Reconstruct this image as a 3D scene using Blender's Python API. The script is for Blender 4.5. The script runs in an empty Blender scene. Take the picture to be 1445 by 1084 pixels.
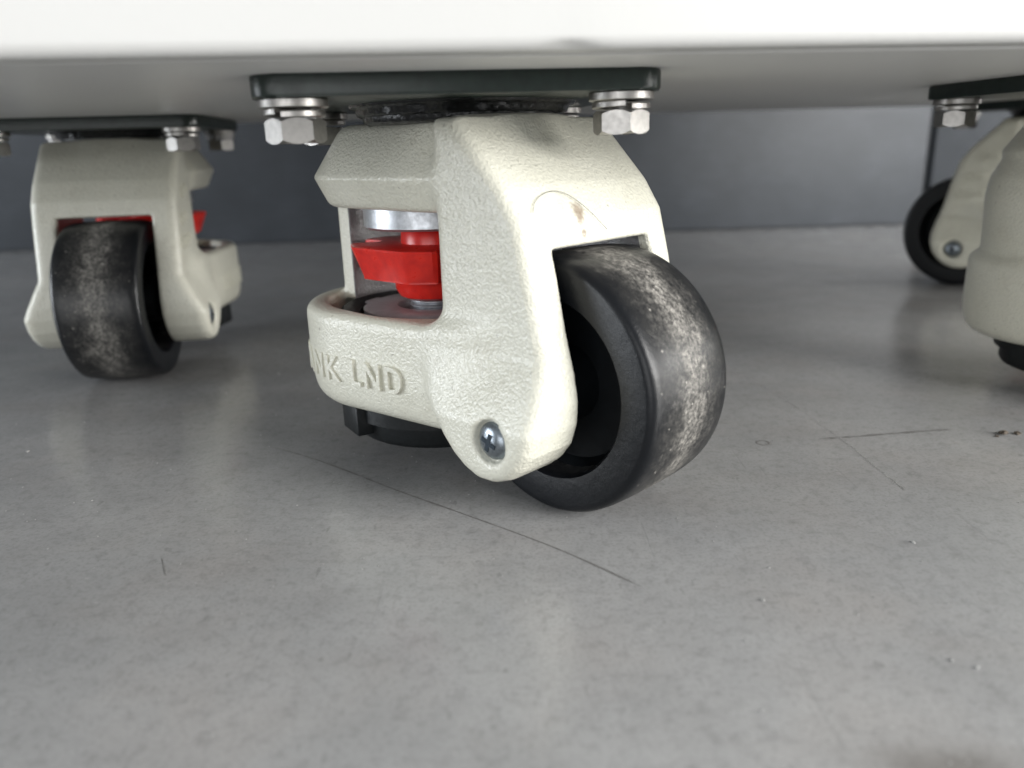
import bpy, bmesh, math, random
import numpy as np
from mathutils import Matrix, Vector
random.seed(7); rng = np.random.default_rng(7)
SC = bpy.context.scene
COL = SC.collection
MM = 0.001
PI = math.pi

# ------------------------------------------------------------------ camera
CAM_H, PITCH, ROLL = 68.9, 0.2961, 0.0303
cd = bpy.data.cameras.new("camera")
cam = bpy.data.objects.new("camera", cd); COL.objects.link(cam)
_R = Vector((1, 0, 0)); _U = Vector((0, math.sin(PITCH), math.cos(PITCH))); _F = Vector((0, math.cos(PITCH), -math.sin(PITCH)))
_eu = _R * math.cos(ROLL) - _U * math.sin(ROLL); _ev = _R * math.sin(ROLL) + _U * math.cos(ROLL)
cam.matrix_world = Matrix(((_eu.x, _ev.x, -_F.x, 0), (_eu.y, _ev.y, -_F.y, 0), (_eu.z, _ev.z, -_F.z, CAM_H * MM), (0, 0, 0, 1)))
cd.sensor_width = 36; cd.lens = 27.53; cd.clip_start = 0.002; cd.clip_end = 50
cd.dof.use_dof = True; cd.dof.focus_distance = 0.158; cd.dof.aperture_fstop = 14.0
SC.camera = cam

# ------------------------------------------------------------------ light
world = bpy.data.worlds.new("World"); SC.world = world; world.use_nodes = True
bg = world.node_tree.nodes["Background"]
bg.inputs[0].default_value = (0.93, 0.97, 1.0, 1); bg.inputs[1].default_value = 0.42
def area(name, loc, target, sx, sy, power, color):
    l = bpy.data.lights.new(name, 'AREA'); l.shape = 'RECTANGLE'; l.size = sx * MM; l.size_y = sy * MM
    l.energy = power; l.color = color
    o = bpy.data.objects.new(name, l); COL.objects.link(o)
    o.location = Vector(loc) * MM
    o.rotation_euler = (Vector(target) - Vector(loc)).to_track_quat('-Z', 'Y').to_euler()
    return o
area("doorway_light", (1050, -300, 225), (60, 190, 30), 400, 250, 10.5, (1.0, 0.985, 0.955))
area("side_fill_light", (600, -290, 350), (70, 150, 0), 300, 240, 6.0, (1.0, 0.99, 0.97))  # added fill lamp to brighten the right floor, not a known window
area("front_window_light", (-480, -1450, 250), (-20, 150, 40), 1300, 420, 7.5, (0.98, 0.99, 1.0))
area("rear_fill_light", (1350, 470, 150), (120, 440, 20), 330, 200, 17.0, (1.0, 0.99, 0.97))  # second lamp added to lift the back floor and wall, no real doorway
area("left_window_light", (-1250, 20, 210), (-60, 180, 40), 520, 330, 9.5, (0.90, 0.95, 1.0))
SC.view_settings.view_transform = 'Standard'; SC.view_settings.look = 'None'
SC.view_settings.exposure = 0.0; SC.view_settings.gamma = 1.0
SC.cycles.max_bounces = 8
SC.cycles.use_denoising = True

# ------------------------------------------------------------------ materials
def mat(name):
    m = bpy.data.materials.new(name); m.use_nodes = True
    nt = m.node_tree; b = nt.nodes["Principled BSDF"]
    return m, nt, b
class N:
    def __init__(s, nt): s.nt = nt
    def new(s, t, **kw):
        n = s.nt.nodes.new(t)
        for k, v in kw.items(): setattr(n, k, v)
        return n
    def link(s, a, b): s.nt.links.new(a, b)
    def coord(s):
        return s.new('ShaderNodeTexCoord').outputs['Object']
    def mapping(s, src, scale=(1, 1, 1), rot=(0, 0, 0), loc=(0, 0, 0)):
        n = s.new('ShaderNodeMapping'); s.link(src, n.inputs[0])
        n.inputs['Scale'].default_value = scale; n.inputs['Rotation'].default_value = rot; n.inputs['Location'].default_value = loc
        return n.outputs[0]
    def noise(s, src, scale, detail=3, rough=.55, dist=0):
        n = s.new('ShaderNodeTexNoise'); s.link(src, n.inputs['Vector'])
        n.inputs['Scale'].default_value = scale; n.inputs['Detail'].default_value = detail
        n.inputs['Roughness'].default_value = rough; n.inputs['Distortion'].default_value = dist
        return n.outputs['Fac']
    def ramp(s, src, stops):
        n = s.new('ShaderNodeValToRGB'); s.link(src, n.inputs[0]); e = n.color_ramp.elements
        while len(e) < len(stops): e.new(0.5)
        for el, (p, c) in zip(e, stops):
            el.position = p; el.color = (c, c, c, 1) if isinstance(c, (int, float)) else (*c, 1)
        return n.outputs[0]
    def math(s, op, a, b=None, clamp=False):
        n = s.new('ShaderNodeMath', operation=op, use_clamp=clamp)
        for i, v in enumerate((a, b)):
            if v is None: continue
            if isinstance(v, (int, float)): n.inputs[i].default_value = v
            else: s.link(v, n.inputs[i])
        return n.outputs[0]
    def mix(s, f, a, b, mode='MIX'):
        n = s.new('ShaderNodeMix', data_type='RGBA', blend_type=mode)
        for k, v in ((0, f), (6, a), (7, b)):
            if isinstance(v, (int, float)): n.inputs[k].default_value = v
            elif isinstance(v, tuple): n.inputs[k].default_value = (*v, 1)
            else: s.link(v, n.inputs[k])
        return n.outputs[2]
    def bump(s, h, dist, strength=1.0, normal=None):
        n = s.new('ShaderNodeBump'); s.link(h, n.inputs['Height'])
        n.inputs['Distance'].default_value = dist; n.inputs['Strength'].default_value = strength
        if normal is not None: s.link(normal, n.inputs['Normal'])
        return n.outputs[0]

def cast_paint(name, smear=False):
    m, nt, b = mat(name); g = N(nt); co = g.coord()
    peb = g.noise(co, 1650, 2, .5); fine = g.noise(co, 2600, 2, .5); big = g.noise(co, 60, 3)
    pits = g.ramp(g.noise(co, 700, 3, .6), [(.0, 1), (.27, 1), (.33, 0), (1, 0)])
    col = g.mix(g.ramp(big, [(.35, 0), (.7, 1)]), (.735, .725, .625), (.69, .678, .575))
    col = g.mix(g.math('MULTIPLY', g.ramp(peb, [(.38, 1), (.55, 0)]), .16), col, (.42, .42, .37))
    col = g.mix(g.math('MULTIPLY', pits, .55), col, (.22, .2, .16))
    if smear:
        for (cx, cy, cz), rad in (((35.2, -5.0, 57.4), 2.2), ((36.0, -5.3, 56.0), 1.7), ((36.9, -4.9, 53.3), 1.1)):
            vm = g.new('ShaderNodeVectorMath', operation='DISTANCE'); g.link(co, vm.inputs[0])
            vm.inputs[1].default_value = (cx * MM, cy * MM, cz * MM)
            d = g.math('ADD', vm.outputs['Value'], g.math('MULTIPLY', g.math('SUBTRACT', g.noise(co, 1200, 3), .5), 2.2 * MM))
            f = g.ramp(g.math('DIVIDE', d, rad * MM), [(.3, .75), (.9, 0)])
            col = g.mix(f, col, (.25, .18, .125))
    scf = g.math('MULTIPLY', g.ramp(g.noise(co, 95, 5, .7), [(.52, 0), (.68, 1)]), g.ramp(g.noise(co, 480, 4, .7), [(.40, 0), (.62, .30)]))
    col = g.mix(scf, col, (.40, .37, .29))
    # darker grey inside the arch and round the stem
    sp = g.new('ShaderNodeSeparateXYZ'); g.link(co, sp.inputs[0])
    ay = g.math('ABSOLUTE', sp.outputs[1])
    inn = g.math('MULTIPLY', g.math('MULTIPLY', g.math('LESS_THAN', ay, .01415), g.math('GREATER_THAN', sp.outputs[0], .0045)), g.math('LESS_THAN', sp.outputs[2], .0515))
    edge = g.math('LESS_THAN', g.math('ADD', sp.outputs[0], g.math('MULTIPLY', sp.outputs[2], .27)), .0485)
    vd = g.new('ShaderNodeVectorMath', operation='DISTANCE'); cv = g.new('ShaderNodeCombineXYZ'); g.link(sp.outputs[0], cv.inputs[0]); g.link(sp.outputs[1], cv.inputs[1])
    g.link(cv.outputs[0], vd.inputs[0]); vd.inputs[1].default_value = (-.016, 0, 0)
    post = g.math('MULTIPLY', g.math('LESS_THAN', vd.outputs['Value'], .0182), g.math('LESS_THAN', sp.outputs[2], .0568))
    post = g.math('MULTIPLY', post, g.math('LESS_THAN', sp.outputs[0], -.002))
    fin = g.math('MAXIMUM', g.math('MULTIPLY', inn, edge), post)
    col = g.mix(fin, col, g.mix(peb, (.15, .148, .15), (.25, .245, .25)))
    g.link(col, b.inputs['Base Color'])
    b.inputs['Roughness'].default_value = .3
    b.inputs['Coat Weight'].default_value = .2; b.inputs['Coat Roughness'].default_value = .16
    b.inputs['Specular IOR Level'].default_value = .5
    h = g.math('ADD', g.math('MULTIPLY', peb, 1.0), g.math('MULTIPLY', fine, .22))
    bn = g.bump(h, .00027, .9)
    g.link(bn, b.inputs['Normal']); g.link(bn, b.inputs['Coat Normal'])
    return m
M = {}
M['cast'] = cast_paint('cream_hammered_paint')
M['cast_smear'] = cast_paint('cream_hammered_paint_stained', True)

def simple(name, color, rough, metal=0.0, noise_scale=None, noise_amt=.2, bump=None, spec=.5, rough_var=0, color2=None):
    m, nt, b = mat(name); g = N(nt)
    b.inputs['Base Color'].default_value = (*color, 1); b.inputs['Roughness'].default_value = rough
    b.inputs['Metallic'].default_value = metal; b.inputs['Specular IOR Level'].default_value = spec
    co = g.coord()
    if noise_scale:
        n = g.noise(co, noise_scale, 4, .6)
        c2 = color2 or tuple(c * (1 - noise_amt) for c in color)
        g.link(g.mix(g.ramp(n, [(.35, 0), (.65, 1)]), color, c2), b.inputs['Base Color'])
        if rough_var:
            g.link(g.math('ADD', g.math('MULTIPLY', n, rough_var), rough - rough_var * .5), b.inputs['Roughness'])
        if bump: g.link(g.bump(n, bump, .6), b.inputs['Normal'])
    return m
M['plate'] = simple('dark_green_black_paint', (.014, .025, .020), .32, 0, 500, .35, .00008, .45, .15)
M['grease'] = simple('black_greased_steel', (.008, .009, .010), .22, .2, 700, .4, .0006, .5, .2)
M['bolt'] = simple('zinc_plated_bolt', (.46, .445, .425), .42, 1.0, 900, .18, .00003, .5, .2)
M['zinc'] = simple('dull_zinc', (.55, .57, .60), .42, .85, 800, .25, .00004, .5, .2)
M['screw'] = simple('blued_screw', (.33, .37, .41), .3, .9, 900, .4, .00006, .5, .2)
M['recess'] = simple('screw_recess', (.03, .045, .06), .5, .5, 900, .4)
M['hub'] = simple('black_nylon_hub', (.0045, .006, .0075), .5, 0, 500, .3, .00006, .22, .1)
M['pad'] = simple('black_rubber', (.010, .012, .013), .5, 0, 800, .35, .0001, .3, .15)
M['red'] = simple('red_plastic', (.76, .028, .017), .3, 0, 400, .15, .00006, .45, .15, color2=(.62, .018, .014))
M['collar'] = simple('grey_plastic', (.40, .39, .405), .32, 0, 500, .15, .00005, .45, .1)
M['crack'] = simple('dark_scratch', (.185, .18, .175), .7, 0, 600, .3)
M['pale'] = simple('pale_scratch', (.36, .36, .35), .5, 0, 600, .3)
M['faint'] = simple('faint_stain', (.20, .195, .19), .5, 0, 300, .3)
M['hair'] = simple('dark_fibre', (.06, .05, .045), .5, 0, 900, .2)
M['chip'] = simple('brown_debris', (.16, .13, .10), .8, 0, 1500, .7, .0004)

def tyre_mat():
    m, nt, b = mat('dusty_black_tyre'); g = N(nt); co = g.coord()
    sep = g.new('ShaderNodeSeparateXYZ'); g.link(co, sep.inputs[0])
    # dust gathers round the middle of the tread (wheel's own axis is its local Y)
    off = g.math('MULTIPLY', g.math('SUBTRACT', g.noise(co, 160, 2), .5), .009)
    y = g.math('ABSOLUTE', g.math('ADD', sep.outputs[1], off)); y0 = g.math('ABSOLUTE', sep.outputs[1])
    band = g.ramp(g.math('DIVIDE', y, .0125), [(.0, 1), (.17, .85), (.40, .30), (.72, .07), (1.0, 0)])
    speck = g.ramp(g.noise(g.mapping(co, (1, 1.0, 1)), 1150, 5, .75), [(.40, 0), (.53, .45), (.66, 1)])
    ang = g.math('MULTIPLY', g.math('ARCTAN2', sep.outputs[0], sep.outputs[2]), .025 * .85)
    roll = g.new('ShaderNodeCombineXYZ'); g.link(ang, roll.inputs[0]); g.link(g.math('MULTIPLY', sep.outputs[1], 1.25), roll.inputs[1])
    cloud = g.ramp(g.noise(roll.outputs[0], 300, 5, .74), [(.32, .15), (.66, 1)])
    f = g.math('MULTIPLY', g.math('MULTIPLY', band, cloud), g.math('ADD', g.math('MULTIPLY', speck, .9), .16), True)
    v = g.new('ShaderNodeTexVoronoi'); g.link(co, v.inputs['Vector']); v.inputs['Scale'].default_value = 560
    dots = g.math('MULTIPLY', g.ramp(v.outputs['Distance'], [(.0, 1), (.10, .9), (.17, 0)]), g.ramp(g.noise(co, 300, 1), [(.5, 0), (.56, 1)]))
    dots = g.math('MULTIPLY', dots, g.ramp(g.math('DIVIDE', y0, .0125), [(.0, 1), (.8, .7), (.93, 0)]))
    f = g.math('MAXIMUM', f, g.math('MULTIPLY', dots, .75))
    film = g.math('MULTIPLY', g.ramp(g.noise(co, 240, 4, .65), [(.35, .0), (.7, .07)]), g.ramp(g.math('DIVIDE', y, .0125), [(.0, 1), (.8, .6), (.9, .0)]))
    f = g.math('MAXIMUM', f, film)
    f = g.math('MULTIPLY', f, g.ramp(g.math('DIVIDE', y0, .0125), [(.0, 1), (.8, 1), (.95, .04)]))
    col = g.mix(f, (.0065, .0075, .0095), (.51, .485, .44))
    g.link(col, b.inputs['Base Color'])
    g.link(g.math('ADD', g.math('MULTIPLY', f, .45), .34), b.inputs['Roughness'])
    b.inputs['Specular IOR Level'].default_value = .3
    g.link(g.bump(g.noise(co, 500, 4, .7),   .00011, .7), b.inputs['Normal'])
    return m
M['tyre'] = tyre_mat()

def white_paint():
    m, nt, b = mat('white_powder_coat'); g = N(nt); co = g.coord()
    b.inputs['Base Color'].default_value = (.58, .58, .568, 1); b.inputs['Roughness'].default_value = .38
    g.link(g.bump(g.noise(co, 700, 2), .00006, .5), b.inputs['Normal'])
    return m
M['white'] = white_paint()

def wall_mat():
    m, nt, b = mat('blue_grey_scuffed_panel'); g = N(nt); co = g.coord()
    n = g.noise(co, 22, 6, .65); n2 = g.noise(g.mapping(co, (8, 8, 60)), 6, 4, .6)
    f = g.math('ADD', g.math('MULTIPLY', n, .7), g.math('MULTIPLY', n2, .3))
    g.link(g.ramp(f, [(.25, (.034, .039, .046)), (.5, (.046, .052, .061)), (.75, (.068, .076, .088))]), b.inputs['Base Color'])
    b.inputs['Roughness'].default_value = .42
    g.link(g.bump(n, .001, .3), b.inputs['Normal'])
    return m
M['wall'] = wall_mat()

def floor_mat():
    m, nt, b = mat('worn_grey_floor_coating'); g = N(nt); co = g.coord()
    big = g.noise(co, 14, 5, .6); med = g.noise(co, 75, 4, .6); fine = g.noise(co, 420, 4, .65)
    col = g.ramp(big, [(.3, (.285, .288, .289)), (.52, (.33, .33, .329)), (.72, (.372, .37, .366))])
    col = g.mix(g.ramp(med, [(.36, .24), (.62, 0)]), col, (.205, .203, .202))
    warm = g.ramp(g.noise(co, 30, 3), [(.48, 0), (.70, .32)])
    col = g.mix(warm, col, (.325, .297, .277))
    col = g.mix(g.math('MULTIPLY', g.ramp(fine, [(.32, 1), (.50, 0)]), .32), col, (.15, .147, .145))
    # small dark flecks and pale grains
    spots = g.ramp(g.noise(co, 260, 2, .5), [(.0, 1), (.24, 1), (.285, 0)])
    col = g.mix(g.math('MULTIPLY', spots, .3), col, (.11, .107, .105))
    pale = g.ramp(g.noise(g.mapping(co, (1, 1, 1), (0, 0, 0), (3, 1, 0)), 900, 2, .5), [(.70, 0), (.76, 1)])
    col = g.mix(g.math('MULTIPLY', pale, .35), col, (.48, .475, .46))
    gr = g.noise(co, 1500, 3, .6)
    col = g.mix(g.math('MULTIPLY', g.ramp(gr, [(.36, 1), (.5, 0)]), .3), col, (.16, .157, .155))
    fk = g.ramp(g.noise(g.mapping(co, (1.0, .34, 1), (0, 0, .7)), 620, 2, .5), [(.0, 1), (.255, 1), (.295, 0)])
    col = g.mix(g.math('MULTIPLY', fk, .26), col, (.10, .098, .096))
    # hairline scuffs in several directions
    def streak(rot, sc, thr, seed):
        v = g.mapping(co, (sc * 22, sc, 1), (0, 0, rot), (seed, seed * .7, 0))
        return g.ramp(g.noise(v, 1, 2, .5, .15), [(thr, 0), (thr + .06, 1)])
    s1 = streak(.5, 26, .70, 1.3); s2 = streak(-.75, 22, .70, 5.1); s3 = streak(1.25, 30, .715, 9.7)
    sd = g.math('MAXIMUM', s1, s2)
    col = g.mix(g.math('MULTIPLY', sd, .11), col, (.13, .127, .125))
    col = g.mix(g.math('MULTIPLY', s3, .07), col, (.46, .46, .45))
    # a brown smudge near the front edge
    vm = g.new('ShaderNodeVectorMath', operation='DISTANCE'); g.link(g.mapping(co, (.45, 1, 1)), vm.inputs[0]); vm.inputs[1].default_value = (.0225, .0715, 0)
    sm = g.ramp(g.math('ADD', vm.outputs['Value'], g.math('MULTIPLY', med, .004)), [(.0025, .7), (.0062, 0)])
    col = g.mix(sm, col, (.10, .085, .07))
    g.link(col, b.inputs['Base Color'])
    g.link(g.math('ADD', g.math('MULTIPLY', med, .15), .115), b.inputs['Roughness'])
    b.inputs['Specular IOR Level'].default_value = .42
    h = g.math('ADD', g.math('MULTIPLY', med, 1.0), g.math('MULTIPLY', fine, .25))
    nb = g.bump(h, .0008, .22)
    h2 = g.math('SUBTRACT', g.math('MULTIPLY', s3, .0), sd)
    nb = g.bump(h2, .00004, .4, nb)
    g.link(nb, b.inputs['Normal'])
    return m
M['floor'] = floor_mat()

# ------------------------------------------------------------------ mesh helpers (all in mm)
def link(name, me, m=None, parent=None, loc=(0, 0, 0), rot=(0, 0, 0), kind=None):
    o = bpy.data.objects.new(name, me); COL.objects.link(o)
    if m is not None and me is not None and len(me.materials) == 0: me.materials.append(m)
    o.location = Vector(loc) * MM; o.rotation_euler = rot
    if parent is not None: o.parent = parent
    if kind: o['kind'] = kind
    return o
def tag(o, label, cat, group=None):
    o['label'] = label; o['category'] = cat
    if group: o['group'] = group
    return o
def bm_mesh(bm, name, smooth=None):
    bmesh.ops.recalc_face_normals(bm, faces=bm.faces[:])
    for v in bm.verts: v.co *= MM
    me = bpy.data.meshes.new(name); bm.to_mesh(me); bm.free()
    if smooth is not None:
        me.polygons.foreach_set('use_smooth', [True] * len(me.polygons))
        me.set_sharp_from_angle(angle=math.radians(smooth))
    return me
def lathe(bm, prof, seg=64, axis='Z', c=(0, 0, 0), close=True):
    """prof: (r, h) list; revolved round axis; ends on r==0 are capped by a pole"""
    rings = []
    def P(r, h, t):
        x, y = r * math.cos(t), r * math.sin(t)
        p = (x, y, h) if axis == 'Z' else (x, h, y)
        return (p[0] + c[0], p[1] + c[1], p[2] + c[2])
    for r, h in prof:
        if r < 1e-6: rings.append([bm.verts.new(P(0, h, 0))])
        else: rings.append([bm.verts.new(P(r, h, 2 * PI * i / seg)) for i in range(seg)])
    for A, B in zip(rings, rings[1:]):
        for i in range(seg):
            j = (i + 1) % seg
            if len(A) == 1 and len(B) == 1: continue
            if len(A) == 1: bm.faces.new((A[0], B[i], B[j]))
            elif len(B) == 1: bm.faces.new((A[i], A[j], B[0]))
            else: bm.faces.new((A[i], A[j], B[j], B[i]))
def prism(bm, pts, z0, z1, bevel=0, seg=2):
    vb = [bm.verts.new((x, y, z0)) for x, y in pts]; vt = [bm.verts.new((x, y, z1)) for x, y in pts]
    fs = [bm.faces.new(vb[::-1]), bm.faces.new(vt)]
    n = len(pts)
    for i in range(n): fs.append(bm.faces.new((vb[i], vb[(i + 1) % n], vt[(i + 1) % n], vt[i])))
    if bevel:
        es = [e for f in fs[:2] for e in f.edges]
        bmesh.ops.bevel(bm, geom=es, offset=bevel, segments=seg, affect='EDGES', profile=.5)
def box(bm, x0, x1, y0, y1, z0, z1, bevel=0, seg=2):
    r = bmesh.ops.create_cube(bm, size=1)
    vs = r['verts']
    for v in vs: v.co = Vector(((x0 + x1) / 2 + v.co.x * (x1 - x0), (y0 + y1) / 2 + v.co.y * (y1 - y0), (z0 + z1) / 2 + v.co.z * (z1 - z0)))
    if bevel:
        es = list({e for v in vs for e in v.link_edges})
        bmesh.ops.bevel(bm, geom=es, offset=bevel, segments=seg, affect='EDGES', profile=.5)
def rounded_rect(w, h, r, n=6):
    pts = []
    for cx, cy, a0 in ((w - r, h - r, 0), (-w + r, h - r, PI / 2), (-w + r, -h + r, PI), (w - r, -h + r, 1.5 * PI)):
        for i in range(n + 1):
            a = a0 + i * PI / 2 / n
            pts.append((cx + r * math.cos(a), cy + r * math.sin(a)))
    return pts

# ------------------------------------------------------------------ cast fork as a level surface
def smin(a, b, k):
    h = np.clip(.5 + .5 * (b - a) / k, 0, 1)
    return b * (1 - h) + a * h - k * h * (1 - h)
def smax(a, b, k): return -smin(-a, -b, k)
def poly_sdf(px, pz, V):
    d = np.full(px.shape, 1e9); s = np.ones(px.shape)
    n = len(V)
    for i in range(n):
        ax, az = V[i]; bx, bz = V[i - 1]
        ex, ez = bx - ax, bz - az
        wx, wz = px - ax, pz - az
        t = np.clip((wx * ex + wz * ez) / (ex * ex + ez * ez), 0, 1)
        d = np.minimum(d, (wx - ex * t) ** 2 + (wz - ez * t) ** 2)
        c1 = pz >= az; c2 = pz < bz; c3 = ex * wz > ez * wx
        flip = (c1 & c2 & c3) | (~c1 & ~c2 & ~c3)
        s = np.where(flip, -s, s)
    return s * np.sqrt(d)
def surface_nets(Fv, org, h):
    ins = Fv < 0
    nx, ny, nz = Fv.shape
    cnt = np.zeros((nx - 1, ny - 1, nz - 1), np.float32); acc = [np.zeros_like(cnt) for _ in range(3)]
    sl = lambda d, n: slice(d, n - 1 + d)
    for ax in range(3):
        for u in (0, 1):
            for w in (0, 1):
                o0 = [0, 0, 0]; o1 = [0, 0, 0]
                oth = [i for i in range(3) if i != ax]
                o0[oth[0]] = o1[oth[0]] = u; o0[oth[1]] = o1[oth[1]] = w; o1[ax] = 1
                A = Fv[sl(o0[0], nx), sl(o0[1], ny), sl(o0[2], nz)]; B = Fv[sl(o1[0], nx), sl(o1[1], ny), sl(o1[2], nz)]
                m = (A < 0) != (B < 0)
                t = np.where(m, A / np.where(m, A - B, 1), 0)
                cnt += m
                for k in range(3):
                    acc[k] += np.where(m, (t if k == ax else o0[k]), 0)
    act = cnt > 0
    idx = np.full(cnt.shape, -1, np.int64); idx[act] = np.arange(act.sum())
    I = np.argwhere(act)
    V = np.stack([acc[k][act] / cnt[act] for k in range(3)], 1) + I
    V = V * h + np.array(org)
    faces = []
    for ax in range(3):
        a, b = [i for i in range(3) if i != ax]
        S0 = [slice(1, s - 1) for s in Fv.shape]; S1 = list(S0)
        S0[ax] = slice(0, Fv.shape[ax] - 1); S1[ax] = slice(1, Fv.shape[ax])
        m = ins[tuple(S0)] != ins[tuple(S1)]
        E = np.argwhere(m)
        d = ins[tuple(S0)][m]
        off = np.array([1, 1, 1]); off[ax] = 0
        E = E + off
        def cell(da, db):
            C = E.copy(); C[:, a] += da; C[:, b] += db
            return idx[C[:, 0], C[:, 1], C[:, 2]]
        Q = np.stack([cell(-1, -1), cell(0, -1), cell(0, 0), cell(-1, 0)], 1)
        fl = d if ax != 1 else ~d
        Q[~fl] = Q[~fl][:, ::-1]
        faces.append(Q)
    return V, np.concatenate(faces)

WA = 33.0            # wheel centre ahead of the swivel axis
LA = -12.0           # levelling stem axis
def fork_mesh(shroud=False):
    h = .55
    a = np.arange(-47, 47.5, h); y = np.arange(-30, 30.1, h); z = np.arange(6, 77, h)
    A2, Z2 = np.meshgrid(a, z, indexing='ij')
    prof = [(14, 74), (20.5, 74), (32.2, 62), (36.0, 56.3), (38.4, 47), (40.5, 37), (42.4, 30), (43.2, 25), (42.9, 21), (41.6, 17), (39.3, 13.9), (36.4, 11.6), (32.8, 10.2),
            (29, 10.0), (25.5, 11.2), (22.3, 13.3), (19.4, 16.3), (17, 20), (14, 24)]
    P2 = poly_sdf(A2, Z2, prof)
    A = a[:, None, None]; Y = y[None, :, None]; Z = z[None, None, :]
    B = np.abs(Y)
    P3 = P2[:, None, :]
    half = 21.4 + 5.8 * np.clip((33 - Z) / 11.5, 0, 1)
    leg = smax(P3 + 0 * B, (B - half) * .92, 3.2)
    cav = np.maximum(np.maximum(B - 14, Z - 51.3), 4 - A)
    leg = smax(leg, -cav, .7)
    # head: tapered collar
    t = np.clip((A + 16) / 32, 0, 1); hd = np.sqrt((A + 16 - 32 * t) ** 2 + Y ** 2)
    th_ = np.clip((A + 16) / 21, 0, 1); hh = np.sqrt((A + 16 - 21 * th_) ** 2 + Y ** 2)
    Rz = np.interp(z, [57, 63.4, 74], [20, 23, 16])[None, None, :]
    head = smax(smax((hh - Rz) * .84, Z - 74, 2.0), 57.0 - Z, 1.2)
    # foot ring
    Rr = 27.5 - 4.5 * t - 1.6 * np.clip((24 - Z) / 10, 0, 1) ** 2
    ring = smax(smax((hd - Rr) * .98, Z - 36, 2.6), 13.8 - Z, 4.0)
    t2 = np.clip((A + 16) / 8, 0, 1); h2 = np.sqrt((A + 16 - 8 * t2) ** 2 + Y ** 2)
    ring = smax(ring, -(h2 - 22.3), .9)
    ring = smax(ring, -(cav + 0 * A), .9)
    # rear post
    rr = np.sqrt((A + 16) ** 2 + Y ** 2)
    post = smax(np.maximum(np.maximum(rr - 22.2, 17.6 - rr), np.maximum(34 - Z, Z - 59)), np.maximum(B - 9.2, A + 22), .8)
    f = smin(leg, head, 3.0)
    f = smin(f, ring, 4.5)
    f = smin(f, post, 1.4)
    if shroud:
        Rs = np.interp(z, [30, 45, 52, 57, 67, 74], [24.6, 25.2, 25.6, 24.8, 19.2, 14.5])[None, None, :]
        f = smin(f, smax(smax(hd - Rs, Z - 74, 1.5), 30 - Z, 1), 2.2)
    # no filling inside the foot ring or under the arch
    f = np.maximum(f, -np.maximum(np.maximum(h2 - 22.0, Z - 34), 8 - Z) * 1.0)
    # axle-screw counterbores
    rs = np.sqrt((A - WA) ** 2 + (Z - 18.6) ** 2)
    f = smax(f, -np.maximum(rs - 3.95, 25.2 - B), .6)
    V, Fq = surface_nets(f.astype(np.float32), (a[0], y[0], z[0]), h)
    me = bpy.data.meshes.new('fork')
    me.from_pydata((V * MM).tolist(), [], Fq.tolist()); me.update()
    bm = bmesh.new(); bm.from_mesh(me)
    bmesh.ops.smooth_vert(bm, verts=bm.verts[:], factor=.5, use_axis_x=True, use_axis_y=True, use_axis_z=True)
    bmesh.ops.recalc_face_normals(bm, faces=bm.faces[:])
    bm.to_mesh(me); bm.free()
    me.polygons.foreach_set('use_smooth', [True] * len(me.polygons))
    return me

def text_mesh(txt, size, depth):
    c = bpy.data.curves.new('lettering', 'FONT'); c.body = txt; c.size = size; c.extrude = depth; c.bevel_depth = .12; c.bevel_resolution = 1
    c.align_x = 'CENTER'; c.align_y = 'CENTER'; c.resolution_u = 4; c.space_character = 1.28; c.offset = .03
    o = bpy.data.objects.new('lettering', c); COL.objects.link(o)
    dg = bpy.context.evaluated_depsgraph_get(); me = bpy.data.meshes.new_from_object(o.evaluated_get(dg))
    bpy.data.objects.remove(o)
    return me
def ring_lettering(side):
    me = text_mesh('BRANK LND', 7.8, .35)
    bm = bmesh.new(); bm.from_mesh(me); bpy.data.meshes.remove(me)
    bmesh.ops.triangulate(bm, faces=bm.faces[:])
    bmesh.ops.subdivide_edges(bm, edges=[e for e in bm.edges if e.calc_length() > 1.0], cuts=2)
    for v in bm.verts:
        x, yy, zz = v.co
        s = x * .86 - .4                       # along the outline, reading left to right seen from outside
        r = 27.5 + zz - .06
        if s < 0:                               # round the rear of the ring
            al = PI / 2 - s / 27.5
            a, b = -16 + r * math.cos(al), r * math.sin(al)
        else:
            a, b = -16 + s, r - s * 4.5 / 32 + .35 * min(1, s / 12)
        if side > 0: v.co = Vector((a, -b, 23.6 + yy))
        else:
            # other side: mirrored run so that it also reads left to right
            s2 = -(x * .86) - 6
            if s2 < 0:
                al = PI / 2 - s2 / 27.5
                a, b = -16 + r * math.cos(al), r * math.sin(al)
            else: a, b = -16 + s2, r - s2 * 4.5 / 32
            v.co = Vector((a, b, 23.6 + yy))
    return bm_mesh(bm, 'embossed_lettering', 40)
def loop_marks():
    bm = bmesh.new()
    for (a, z) in ((26.5, 57.5), (22.5, 58.5), (31, 49.5), (26.5, 50.0), (35, 42.5), (30.5, 42.5), (26, 43)):
        lathe(bm, [(1.0, 0), (1.0, .55), (1.3, .7), (1.65, .7), (1.95, .55), (1.95, 0)], 20, 'Y', (a, 21.35, z))
    return bm_mesh(bm, 'embossed_marks', 40)

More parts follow.
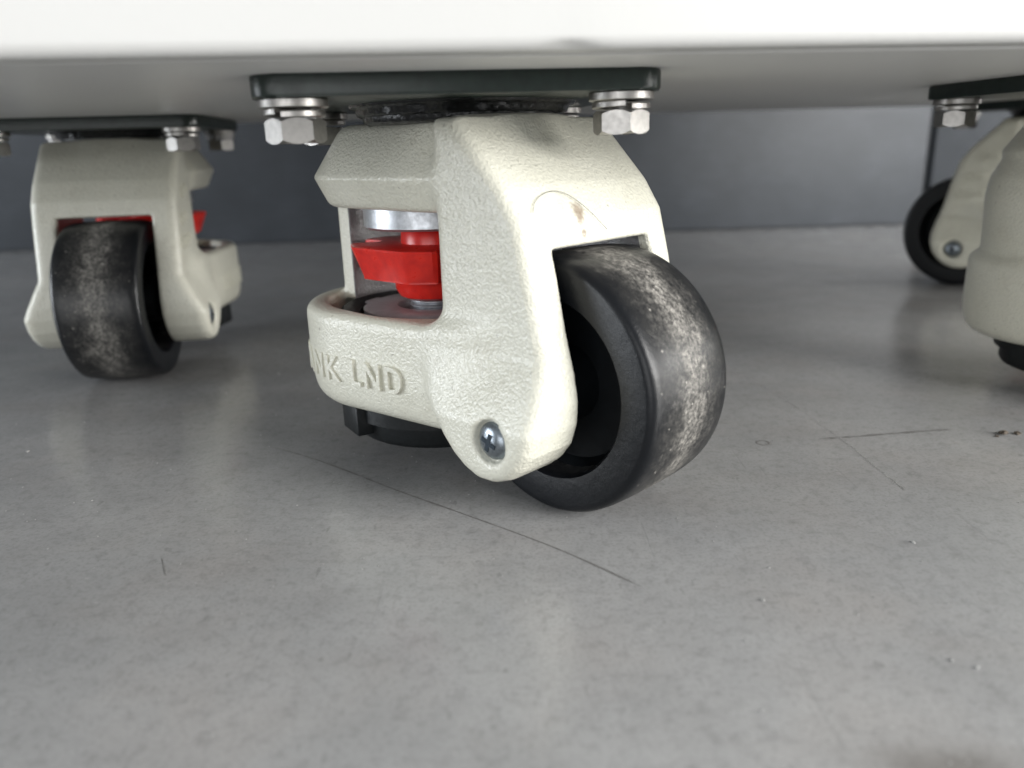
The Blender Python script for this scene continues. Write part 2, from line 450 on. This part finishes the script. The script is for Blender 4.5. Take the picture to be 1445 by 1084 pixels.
def wheel_tyre_mesh():
    bm = bmesh.new(); R, w = 25.0, 12.3
    half = [(17.0, w - 1.4), (17.6, w - .5), (22.9, w - .2), (23.7, w - .35), (24.25, w - .8), (24.6, w - 1.6), (24.8, w - 3.0), (24.92, w - 5.5), (24.98, w - 9)]
    prof = [(16.9, w - 6.5)] + half + [(25.0, 0)] + [(r, -hh) for r, hh in half[::-1]] + [(16.9, -w + 6.5)]
    lathe(bm, prof, 120, 'Y')
    return bm_mesh(bm, 'tyre', 40)
def wheel_hub_mesh():
    bm = bmesh.new(); w = 12.3
    prof = [(0, 11.8), (6.6, 11.8), (7.2, 11.2), (7.6, 5.4), (15.5, 4.6), (16.95, 6.4), (16.95, -6.4), (15.5, -4.6), (7.6, -5.4), (7.2, -11.2), (6.6, -11.8), (0, -11.8)]
    lathe(bm, prof, 64, 'Y')
    return bm_mesh(bm, 'hub', 40)
def screw_mesh():
    bm = bmesh.new()
    lathe(bm, [(0, 1.25), (1.6, 1.15), (2.7, .75), (3.4, .1), (3.55, -.6), (3.55, -1.8), (0, -1.8)], 40, 'Y')
    return bm_mesh(bm, 'axle_screw', 40)
def cross_mesh():
    bm = bmesh.new()
    for r in (0, PI / 2):
        v0 = len(bm.verts)
        box(bm, -1.75, 1.75, .4, 1.31, -.42, .42)
        bm.verts.ensure_lookup_table()
        for v in bm.verts[v0:]:
            x, zz = v.co.x, v.co.z
            v.co.x, v.co.z = x * math.cos(r + .35) - zz * math.sin(r + .35), x * math.sin(r + .35) + zz * math.cos(r + .35)
            if r: v.co.y += .02
    lathe(bm, [(0, 1.36), (.75, 1.34), (.8, .6)], 16, 'Y')
    return bm_mesh(bm, 'cross_recess', 30)
def adjuster_mesh():
    bm = bmesh.new()
    n = 3; pts = []
    for i in range(n):
        a0 = 2 * PI * i / n - math.radians(141)
        for da, r in ((0, 12.4), (.04, 18.0), (.10, 19.0), (.46, 18.6), (.52, 18.3), (1.38, 18.3), (1.44, 18.6), (1.75, 19.0), (1.81, 18.0), (1.86, 12.4)):
            pts.append((r * math.cos(a0 + da), r * math.sin(a0 + da)))
    prism(bm, pts, 41.3, 48.5, .55, 2)
    # lower chamfer on the lobes
    for v in bm.verts:
        r = math.hypot(v.co.x, v.co.y)
        if v.co.z < 42.1 and r > 16.5:
            k = 16.4 / r; v.co.x *= k; v.co.y *= k
    lathe(bm, [(0, 51.9), (6.9, 51.9), (7.2, 51.5), (7.4, 47.9), (0, 47.9)], 48)
    lathe(bm, [(0, 41.1), (9.4, 41.1), (9.2, 38.2), (8.3, 36.6), (7.0, 36.0), (0, 36.0)], 40)
    return bm_mesh(bm, 'adjuster_wheel', 35)
def washer_mesh():
    bm = bmesh.new(); lathe(bm, [(0, 58), (15.2, 58), (15.3, 52.6), (14.8, 52.1), (0, 52.1)], 64); return bm_mesh(bm, 'stem_washer', 40)
def stem_mesh():
    bm = bmesh.new()
    prof = [(0, 53)]
    zz = 52.5
    while zz > 12:
        prof += [(5.6, zz), (6.2, zz - .4), (6.2, zz - .6), (5.6, zz - 1.0)]; zz -= 1.1
    prof.append((0, 12)); lathe(bm, prof, 28); return bm_mesh(bm, 'threaded_stem', 50)
def collar_mesh():
    bm = bmesh.new()
    lathe(bm, [(8.6, 22), (8.6, 33.8), (9.1, 34.4), (16.2, 34.4), (16.9, 34.0), (16.9, 31.8), (16.2, 31.5), (14, 31.5), (14, 22)], 56)
    for k in range(4):
        t = k * PI / 2 + .35
        v0 = len(bm.verts); box(bm, 16.4, 18.6, -2.6, 2.6, 31.9, 34.1, .3, 1); bm.verts.ensure_lookup_table()
        for v in bm.verts[v0:]:
            x, yy = v.co.x, v.co.y; v.co.x, v.co.y = x * math.cos(t) - yy * math.sin(t), x * math.sin(t) + yy * math.cos(t)
    return bm_mesh(bm, 'foot_collar', 40)
def housing_mesh():
    bm = bmesh.new()
    lathe(bm, [(13.6, 30.4), (17.2, 30.8), (17.8, 33.4), (21.4, 34.4), (22.1, 34.0), (22.1, 10.5), (19.5, 10.2), (13.6, 12)], 64)
    for k in range(4):
        t = PI / 2 * k - 1.80
        v0 = len(bm.verts); box(bm, 18.5, 23.6, -4.6, 4.6, 7.4, 14.2, .5, 2); bm.verts.ensure_lookup_table()
        for v in bm.verts[v0:]:
            x, yy = v.co.x, v.co.y; v.co.x, v.co.y = x * math.cos(t) - yy * math.sin(t), x * math.sin(t) + yy * math.cos(t)
    return bm_mesh(bm, 'foot_housing', 40)
def pad_mesh():
    bm = bmesh.new()
    lathe(bm, [(0, 5.3), (18.8, 5.3), (19.8, 5.7), (20.4, 6.8), (20.6, 12.5), (0, 12.5)], 72); return bm_mesh(bm, 'foot_pad', 40)
PH = 34.3; ZP = 77.2; ZC = 80.7
def plate_mesh():
    bm = bmesh.new(); prism(bm, rounded_rect(PH, PH, 4.5), ZP, ZC - .01, .5, 2); return bm_mesh(bm, 'mounting_plate', 35)
def bearing_mesh():
    bm = bmesh.new()
    lathe(bm, [(0, 77.3), (23.4, 77.3), (23.1, 76.7), (22.0, 76.4), (21.6, 75.2), (20.6, 74.9), (20.4, 73.9), (19.5, 73.4), (0, 73.4)], 72)
    bmesh.ops.subdivide_edges(bm, edges=bm.edges[:], cuts=1)
    for v in bm.verts:
        r = math.hypot(v.co.x, v.co.y)
        if r > 15 and v.co.z < 77: v.co += Vector((random.uniform(-.1, .1), random.uniform(-.1, .1), random.uniform(-.12, .12)))
    return bm_mesh(bm, 'swivel_bearing', 60)
def hex_mesh():
    bm = bmesh.new(); R = 5.0; pts = [(R * math.cos(i * PI / 3), R * math.sin(i * PI / 3)) for i in range(6)]
    prism(bm, pts, 69.9, 74.3)
    bm2 = bm
    # chamfer the corners with a cone
    bmesh.ops.subdivide_edges(bm2, edges=[e for e in bm2.edges if abs(e.verts[0].co.z - e.verts[1].co.z) < .01], cuts=7)
    bmesh.ops.subdivide_edges(bm2, edges=[e for e in bm2.edges if abs(e.verts[0].co.z - e.verts[1].co.z) > 3], cuts=8)
    for v in bm2.verts:
        r = math.hypot(v.co.x, v.co.y)
        lo = 69.9 + max(0, r - 4.15) * 1.0; hi = 74.3 - max(0, r - 4.2) * .9
        if r > 4.0: v.co.z = min(max(v.co.z, lo), hi)
    return bm_mesh(bm2, 'bolt', 28)
def flat_washer_mesh():
    bm = bmesh.new(); lathe(bm, [(3, 77.18), (5.5, 77.18), (5.7, 77.0), (5.7, 75.9), (5.5, 75.75), (3, 75.75)], 48); return bm_mesh(bm, 'flat_washer', 40)
def spring_washer_mesh():
    bm = bmesh.new(); n = 44; rings = []
    for i in range(n + 1):
        t = 2 * PI * .965 * i / n; dz = .45 * (i / n - .5)
        rings.append([bm.verts.new((r * math.cos(t), r * math.sin(t), zz + dz)) for r, zz in ((3.2, 75.5), (4.9, 75.5), (5.1, 75.3), (5.1, 74.55), (4.9, 74.4), (3.2, 74.4))])
    for A, Bq in zip(rings, rings[1:]):
        for i in range(6): bm.faces.new((A[i], A[(i + 1) % 6], Bq[(i + 1) % 6], Bq[i]))
    bm.faces.new(rings[0]); bm.faces.new(rings[-1][::-1])
    return bm_mesh(bm, 'spring_washer', 40)

ME = dict(fork=fork_mesh(), fork_closed=fork_mesh(True), text_near=ring_lettering(1), text_far=ring_lettering(-1), marks=loop_marks(), tyre=wheel_tyre_mesh(), hub=wheel_hub_mesh(), screw=screw_mesh(),
          cross=cross_mesh(), adj=adjuster_mesh(), washer=washer_mesh(), stem=stem_mesh(), collar=collar_mesh(), housing=housing_mesh(), pad=pad_mesh(),
          plate=plate_mesh(), bearing=bearing_mesh(), hexb=hex_mesh(), fw=flat_washer_mesh(), sw=spring_washer_mesh())
PHI = 0.1343
OFF = -3.315   # the fork's middle plane sits this far off the plate's middle

def make_caster(cx, cy, th, label, bolt_rot, closed=False, plate=None):
    root = bpy.data.objects.new('levelling_caster', None); COL.objects.link(root)
    root.empty_display_size = .01
    n = Vector((math.sin(th), -math.cos(th), 0))
    root.location = (Vector((cx, cy, 0)) + n * OFF) * MM
    root.rotation_euler = (0, 0, th)
    tag(root, label, 'caster', 'levelling casters under the white cabinet')
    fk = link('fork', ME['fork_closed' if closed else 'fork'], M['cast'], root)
    if not closed:
        link('embossed_lettering', ME['text_near'], M['cast'], fk)
        link('embossed_lettering', ME['text_far'], M['cast'], fk)
    link('embossed_marks', ME['marks'], M['cast'], fk)
    wh = link('wheel', ME['hub'], M['hub'], root, (WA, 0, 25), (0, random.uniform(0, 6), 0))
    link('tyre', ME['tyre'], M['tyre'], wh)
    for s in (-1, 1):
        sc = link('axle_screw', ME['screw'], M['screw'], root, (WA, s * 25.9, 18.6), (0, 0, 0 if s > 0 else PI))
        link('cross_recess', ME['cross'], M['recess'], sc)
    for nm, k, m, r in (('adjuster_wheel', 'adj', 'red', .0), ('stem_washer', 'washer', 'zinc', 0), ('threaded_stem', 'stem', 'zinc', 0), ('foot_collar', 'collar', 'collar', 0),
                        ('foot_housing', 'housing', 'pad', 0), ('foot_pad', 'pad', 'pad', 0)):
        link(nm, ME[k], M[m], root, (LA, 0, 0), (0, 0, 1.35 if closed and k == 'housing' else r))
    link('swivel_bearing', ME['bearing'], M['grease'], root)
    # plate and bolts are square to the cabinet
    d = PHI - th
    off = Matrix.Rotation(-th, 3, 'Z') @ (-n * OFF if plate is None else Vector((plate[0], plate[1], 0)) - Vector((cx, cy, 0)) - n * OFF)
    link('mounting_plate', ME['plate'], M['plate'], root, off, (0, 0, d))
    for i, (sx, sy) in enumerate(((-1, -1), (1, -1), (1, 1), (-1, 1))):
        p = off + Matrix.Rotation(d, 3, 'Z') @ Vector((28 * sx, 28 * sy, 0))
        bo = link('bolt', ME['hexb'], M['bolt'], root, p, (0, 0, bolt_rot[i] - th))
        link('flat_washer', ME['fw'], M['bolt'], bo); link('spring_washer', ME['sw'], M['bolt'], bo, rot=(0, 0, random.uniform(0, 6)))
    return root

# ------------------------------------------------------------------ floor, wall, cabinet
bm = bmesh.new(); bmesh.ops.create_grid(bm, x_segments=1, y_segments=1, size=4000)
fl = link('floor', bm_mesh(bm, 'floor'), M['floor'], kind='structure')

wl = bpy.data.objects.new('back_wall', None); COL.objects.link(wl); wl.location = (0, 625 * MM, 0)
tag(wl, 'dark blue-grey panelled wall standing on the floor behind all the casters', 'wall')
def panel(x0, x1):
    bm = bmesh.new(); box(bm, x0, x1, 0, 18, .5, 900, 1.2, 2); return link('wall_panel', bm_mesh(bm, 'wall_panel', 35), M['wall'], wl)
panel(-1500, 324); p2 = panel(330, 1700)
bm = bmesh.new(); box(bm, 323, 331, 6, 16, .5, 900); link('panel_joint', bm_mesh(bm, 'panel_joint'), M['wall'], wl)

cab = bpy.data.objects.new('white_cabinet', None); COL.objects.link(cab)
cab.location = (-10.86 * MM, 169.68 * MM, 0); cab.rotation_euler = (0, 0, PHI)
tag(cab, 'large white sheet metal cabinet standing on the cream casters', 'cabinet')
X0, X1, YF, YB = -208, 334, -57.5, 186
def front_panel():
    bm = bmesh.new()
    r = 2.0; zb = ZC + .25; sec = []
    for i in range(9):
        t = PI + (PI / 2) * i / 8
        sec.append((YF + r + r * math.cos(t), zb + r + r * math.sin(t)))
    sec += [(YF + q, zb) for q in (1.6, 2.2, 3)]; sec.append((YF + 4.0, zb)); sec.append((YF + 4.3, zb + .3)); sec.append((YF + 4.3, zb + 8))
    sec = [(YF, 700)] + [(YF, z) for z in (400, 200, 120, 100)] + sec
    xs = [X0] + list(np.linspace(-190, 160, 241)) + [X1]
    rows = []
    for x in xs:
        row = []
        for yy, z in sec:
            # small knock in the folded edge
            dx = (x - 12.5) / 3.0; g = math.exp(-dx * dx) * math.exp(-((yy - YF - .6) ** 2 + (z - zb) ** 2) / 1.6)
            row.append(bm.verts.new((x, yy + .3 * g, z + .5 * g + .12 * math.sin(x * .021))))
        rows.append(row)
    for A, Bq in zip(rows, rows[1:]):
        for i in range(len(sec) - 1): bm.faces.new((A[i], Bq[i], Bq[i + 1], A[i + 1]))
    return bm_mesh(bm, 'front_panel', 50)
link('front_panel', front_panel(), M['white'], cab)
bm = bmesh.new(); box(bm, X0, X1, YF + 4.8, YB, ZC, 700, .8, 3)
link('base_panel', bm_mesh(bm, 'base_panel', 40), M['white'], cab)
bm = bmesh.new(); box(bm, X0, X1 - 4, YB - 60, 392, 118, 698, .8, 2)  # unseen box added to block light from above and darken the wall
link('unseen_shade_box', bm_mesh(bm, 'unseen_shade_box', 40), M['white'], cab)

# ------------------------------------------------------------------ casters
br = (.42, .42, .42, .42)
main = make_caster(-10.86, 169.68, -.7906, 'nearest cream caster with red adjuster wheel showing and a dusty black tyre turned right', (.30, .72, .3, .5))
left = make_caster(-132.2, 281.9, -1.4286, 'cream caster at the left, seen head-on with its black wheel towards the front', (.3, .5, .9, .4))
back = make_caster(243, 353, math.radians(141), 'farthest cream caster behind the right one, wheel seen side-on against the wall', (.2, .4, .6, .3))
right = make_caster(165.6, 198.5, math.radians(-45), 'cream caster cut off by the right edge, its black foot pad near the floor', (.5, .2, .7, .5), True, (152.0, 196.0))
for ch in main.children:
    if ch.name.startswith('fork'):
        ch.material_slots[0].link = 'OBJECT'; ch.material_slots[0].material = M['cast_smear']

# ------------------------------------------------------------------ small things
def tube(pts, rad, seg=6):
    bm = bmesh.new(); rings = []
    P = [Vector(p) for p in pts]
    for i, p in enumerate(P):
        t = (P[min(i + 1, len(P) - 1)] - P[max(i - 1, 0)]).normalized()
        u = t.cross(Vector((.3, .2, 1))).normalized(); w = t.cross(u)
        rr = rad * (.35 if i in (0, len(P) - 1) else 1)
        rings.append([bm.verts.new(p + (u * math.cos(2 * PI * k / seg) + w * math.sin(2 * PI * k / seg)) * rr) for k in range(seg)])
    for A, B in zip(rings, rings[1:]):
        for k in range(seg): bm.faces.new((A[k], A[(k + 1) % seg], B[(k + 1) % seg], B[k]))
    bm.faces.new(rings[0]); bm.faces.new(rings[-1][::-1])
    return bm
def catmull(P, n=6):
    P = [Vector(p) for p in P]; out = []
    for i in range(len(P) - 1):
        p0, p1, p2, p3 = P[max(i - 1, 0)], P[i], P[i + 1], P[min(i + 2, len(P) - 1)]
        for k in range(n):
            t = k / n
            out.append(.5 * (2 * p1 + (p2 - p0) * t + (2 * p0 - 5 * p1 + 4 * p2 - p3) * t * t + (3 * p1 - p0 - 3 * p2 + p3) * t ** 3))
    return out + [P[-1]]
nrm = Vector((.75, 0, .66))
hp = [(35.2, 17.0, 57.5), (34.2, 15.6, 58.9), (33.5, 13.3, 60.1), (33.1, 10.1, 60.7), (33.2, 7.5, 60.4), (33.9, 5.4, 59.4), (35.0, 3.7, 57.9), (36.0, 2.2, 56.3), (36.5, .6, 54.8), (36.9, -1.2, 53.1)]
th = -.7906; n_ = Vector((math.sin(th), -math.cos(th), 0)); org = Vector((-10.86, 169.68, 0)) + n_ * OFF
def loc2w(a, b, z): return org + Vector((math.cos(th), math.sin(th), 0)) * a + n_ * b + Vector((0, 0, z))
hw = [loc2w(*p) + Matrix.Rotation(th, 3, 'Z') @ nrm * .42 for p in hp]
tag(link('hair', bm_mesh(tube(catmull(hw), .055), 'hair', 60), M['hair']), 'fine dark curled hair stuck on the front of the nearest caster fork', 'hair')

def strip(pts, wid, z, jag=.3):
    bm = bmesh.new(); P = catmull([(x, y, 0) for x, y in pts], 14); L = []
    for i, p in enumerate(P):
        t = (P[min(i + 1, len(P) - 1)] - P[max(i - 1, 0)]).normalized(); s = Vector((-t.y, t.x, 0))
        k = min(1, i / 4, (len(P) - 1 - i) / 4)
        w = wid * k * (1 + random.uniform(-jag, jag)) / 2 + .004
        L.append([bm.verts.new(p + s * w + Vector((0, 0, z))), bm.verts.new(p + Vector((0, 0, z + .02))), bm.verts.new(p - s * w + Vector((0, 0, z)))])
    for A, B in zip(L, L[1:]):
        bm.faces.new((A[0], A[1], B[1], B[0])); bm.faces.new((A[1], A[2], B[2], B[1]))
    return bm_mesh(bm, 'scratch')
link('floor_scratch', strip([(-59.9, 179.7), (-45.5, 169.5), (-25.0, 151.6), (-10.9, 140.0), (6.4, 125.3), (19.9, 111.4)], .34, .03, .5), M['crack'], kind='structure')
link('floor_scratch', strip([(72.5, 173.5), (80.8, 174.3), (91.1, 175.6), (100, 176.6), (106.4, 177.2)], .8, .03, .7), M['faint'], kind='structure')
link('floor_scratch', strip([(-63.6, 125.5), (-61.8, 122), (-60.5, 119.5)], .22, .03, .6), M['faint'], kind='structure')
# flaked scratch: broken dabs of pale dust along a line
bm = bmesh.new()
fl_pts = catmull([(67.3, 239.8, 0), (74.1, 206.1, 0), (77.3, 175.3, 0), (78.0, 157.8, 0), (78.6, 144.9, 0)], 40)
for p in fl_pts:
    for k in range(3):
        if random.random() < .35: continue
        q = p + Vector((random.gauss(0, .22), random.uniform(-.6, .6), 0)); r = random.uniform(.06, .22); n0 = random.randint(4, 6)
        vs = []
        for m in range(n0):
            a = 2 * PI * m / n0; rr = r * random.uniform(.5, 1.2)
            vs.append((q.x + rr * .8 * math.cos(a), q.y + rr * 1.6 * math.sin(a)))
        prism(bm, vs, .01, random.uniform(.03, .07))
link('flaked_scratch', bm_mesh(bm, 'flaked_scratch'), M['pale'], kind='stuff')
# drip ring
bm = bmesh.new(); lathe(bm, [(1.1, .01), (1.3, .05), (1.55, .05), (1.75, .01)], 28, 'Z', (58.8, 172.2, 0))
tag(link('drip_ring', bm_mesh(bm, 'drip_ring', 60), M['faint']), 'tiny dried ring mark on the floor right of the near wheel', 'stain')
# chip of debris
def pebble(r, sx=1, sy=1, sz=.6):
    bm = bmesh.new(); bmesh.ops.create_icosphere(bm, subdivisions=2, radius=r)
    for v in bm.verts:
        v.co *= random.uniform(.7, 1.15); v.co.x *= sx; v.co.y *= sy; v.co.z *= sz
    return bm_mesh(bm, 'debris_chip')
bm = bmesh.new()
for k in range(16):
    a = random.uniform(0, 2 * PI); rr = abs(random.gauss(0, 1.1)); r = random.uniform(.25, .75)
    q = bmesh.ops.create_icosphere(bm, subdivisions=2, radius=r)['verts']
    ox, oy = rr * 1.7 * math.cos(a), rr * .8 * math.sin(a)
    for v in q:
        v.co *= random.uniform(.55, 1.3)
        v.co = Vector((v.co.x * random.uniform(.9, 1.3) + ox, v.co.y + oy, abs(v.co.z) * .75 + .1 + max(0, .5 - rr * .4)))
tag(link('debris_chip', bm_mesh(bm, 'debris_chip'), M['chip'], None, (115.9, 172.5, 0), (0, 0, .3)), 'brown crumbly chip of debris on the floor at far right', 'debris')
# dust grains strewn over the floor
bm = bmesh.new()
for i in range(900):
    x = random.uniform(-190, 220); yy = 70 + 260 * random.random() ** 1.4
    r = random.uniform(.05, .16) * (2.2 if random.random() < .06 else 1)
    q = bmesh.ops.create_icosphere(bm, subdivisions=1, radius=r)['verts']
    sx = random.uniform(.8, 2.2); a = random.uniform(0, PI)
    for v in q:
        X, Yy = v.co.x * sx, v.co.y
        v.co = Vector((x + X * math.cos(a) - Yy * math.sin(a), yy + X * math.sin(a) + Yy * math.cos(a), v.co.z * .6 + r * .4))
link('floor_dust', bm_mesh(bm, 'floor_dust'), M['pale'], kind='stuff')
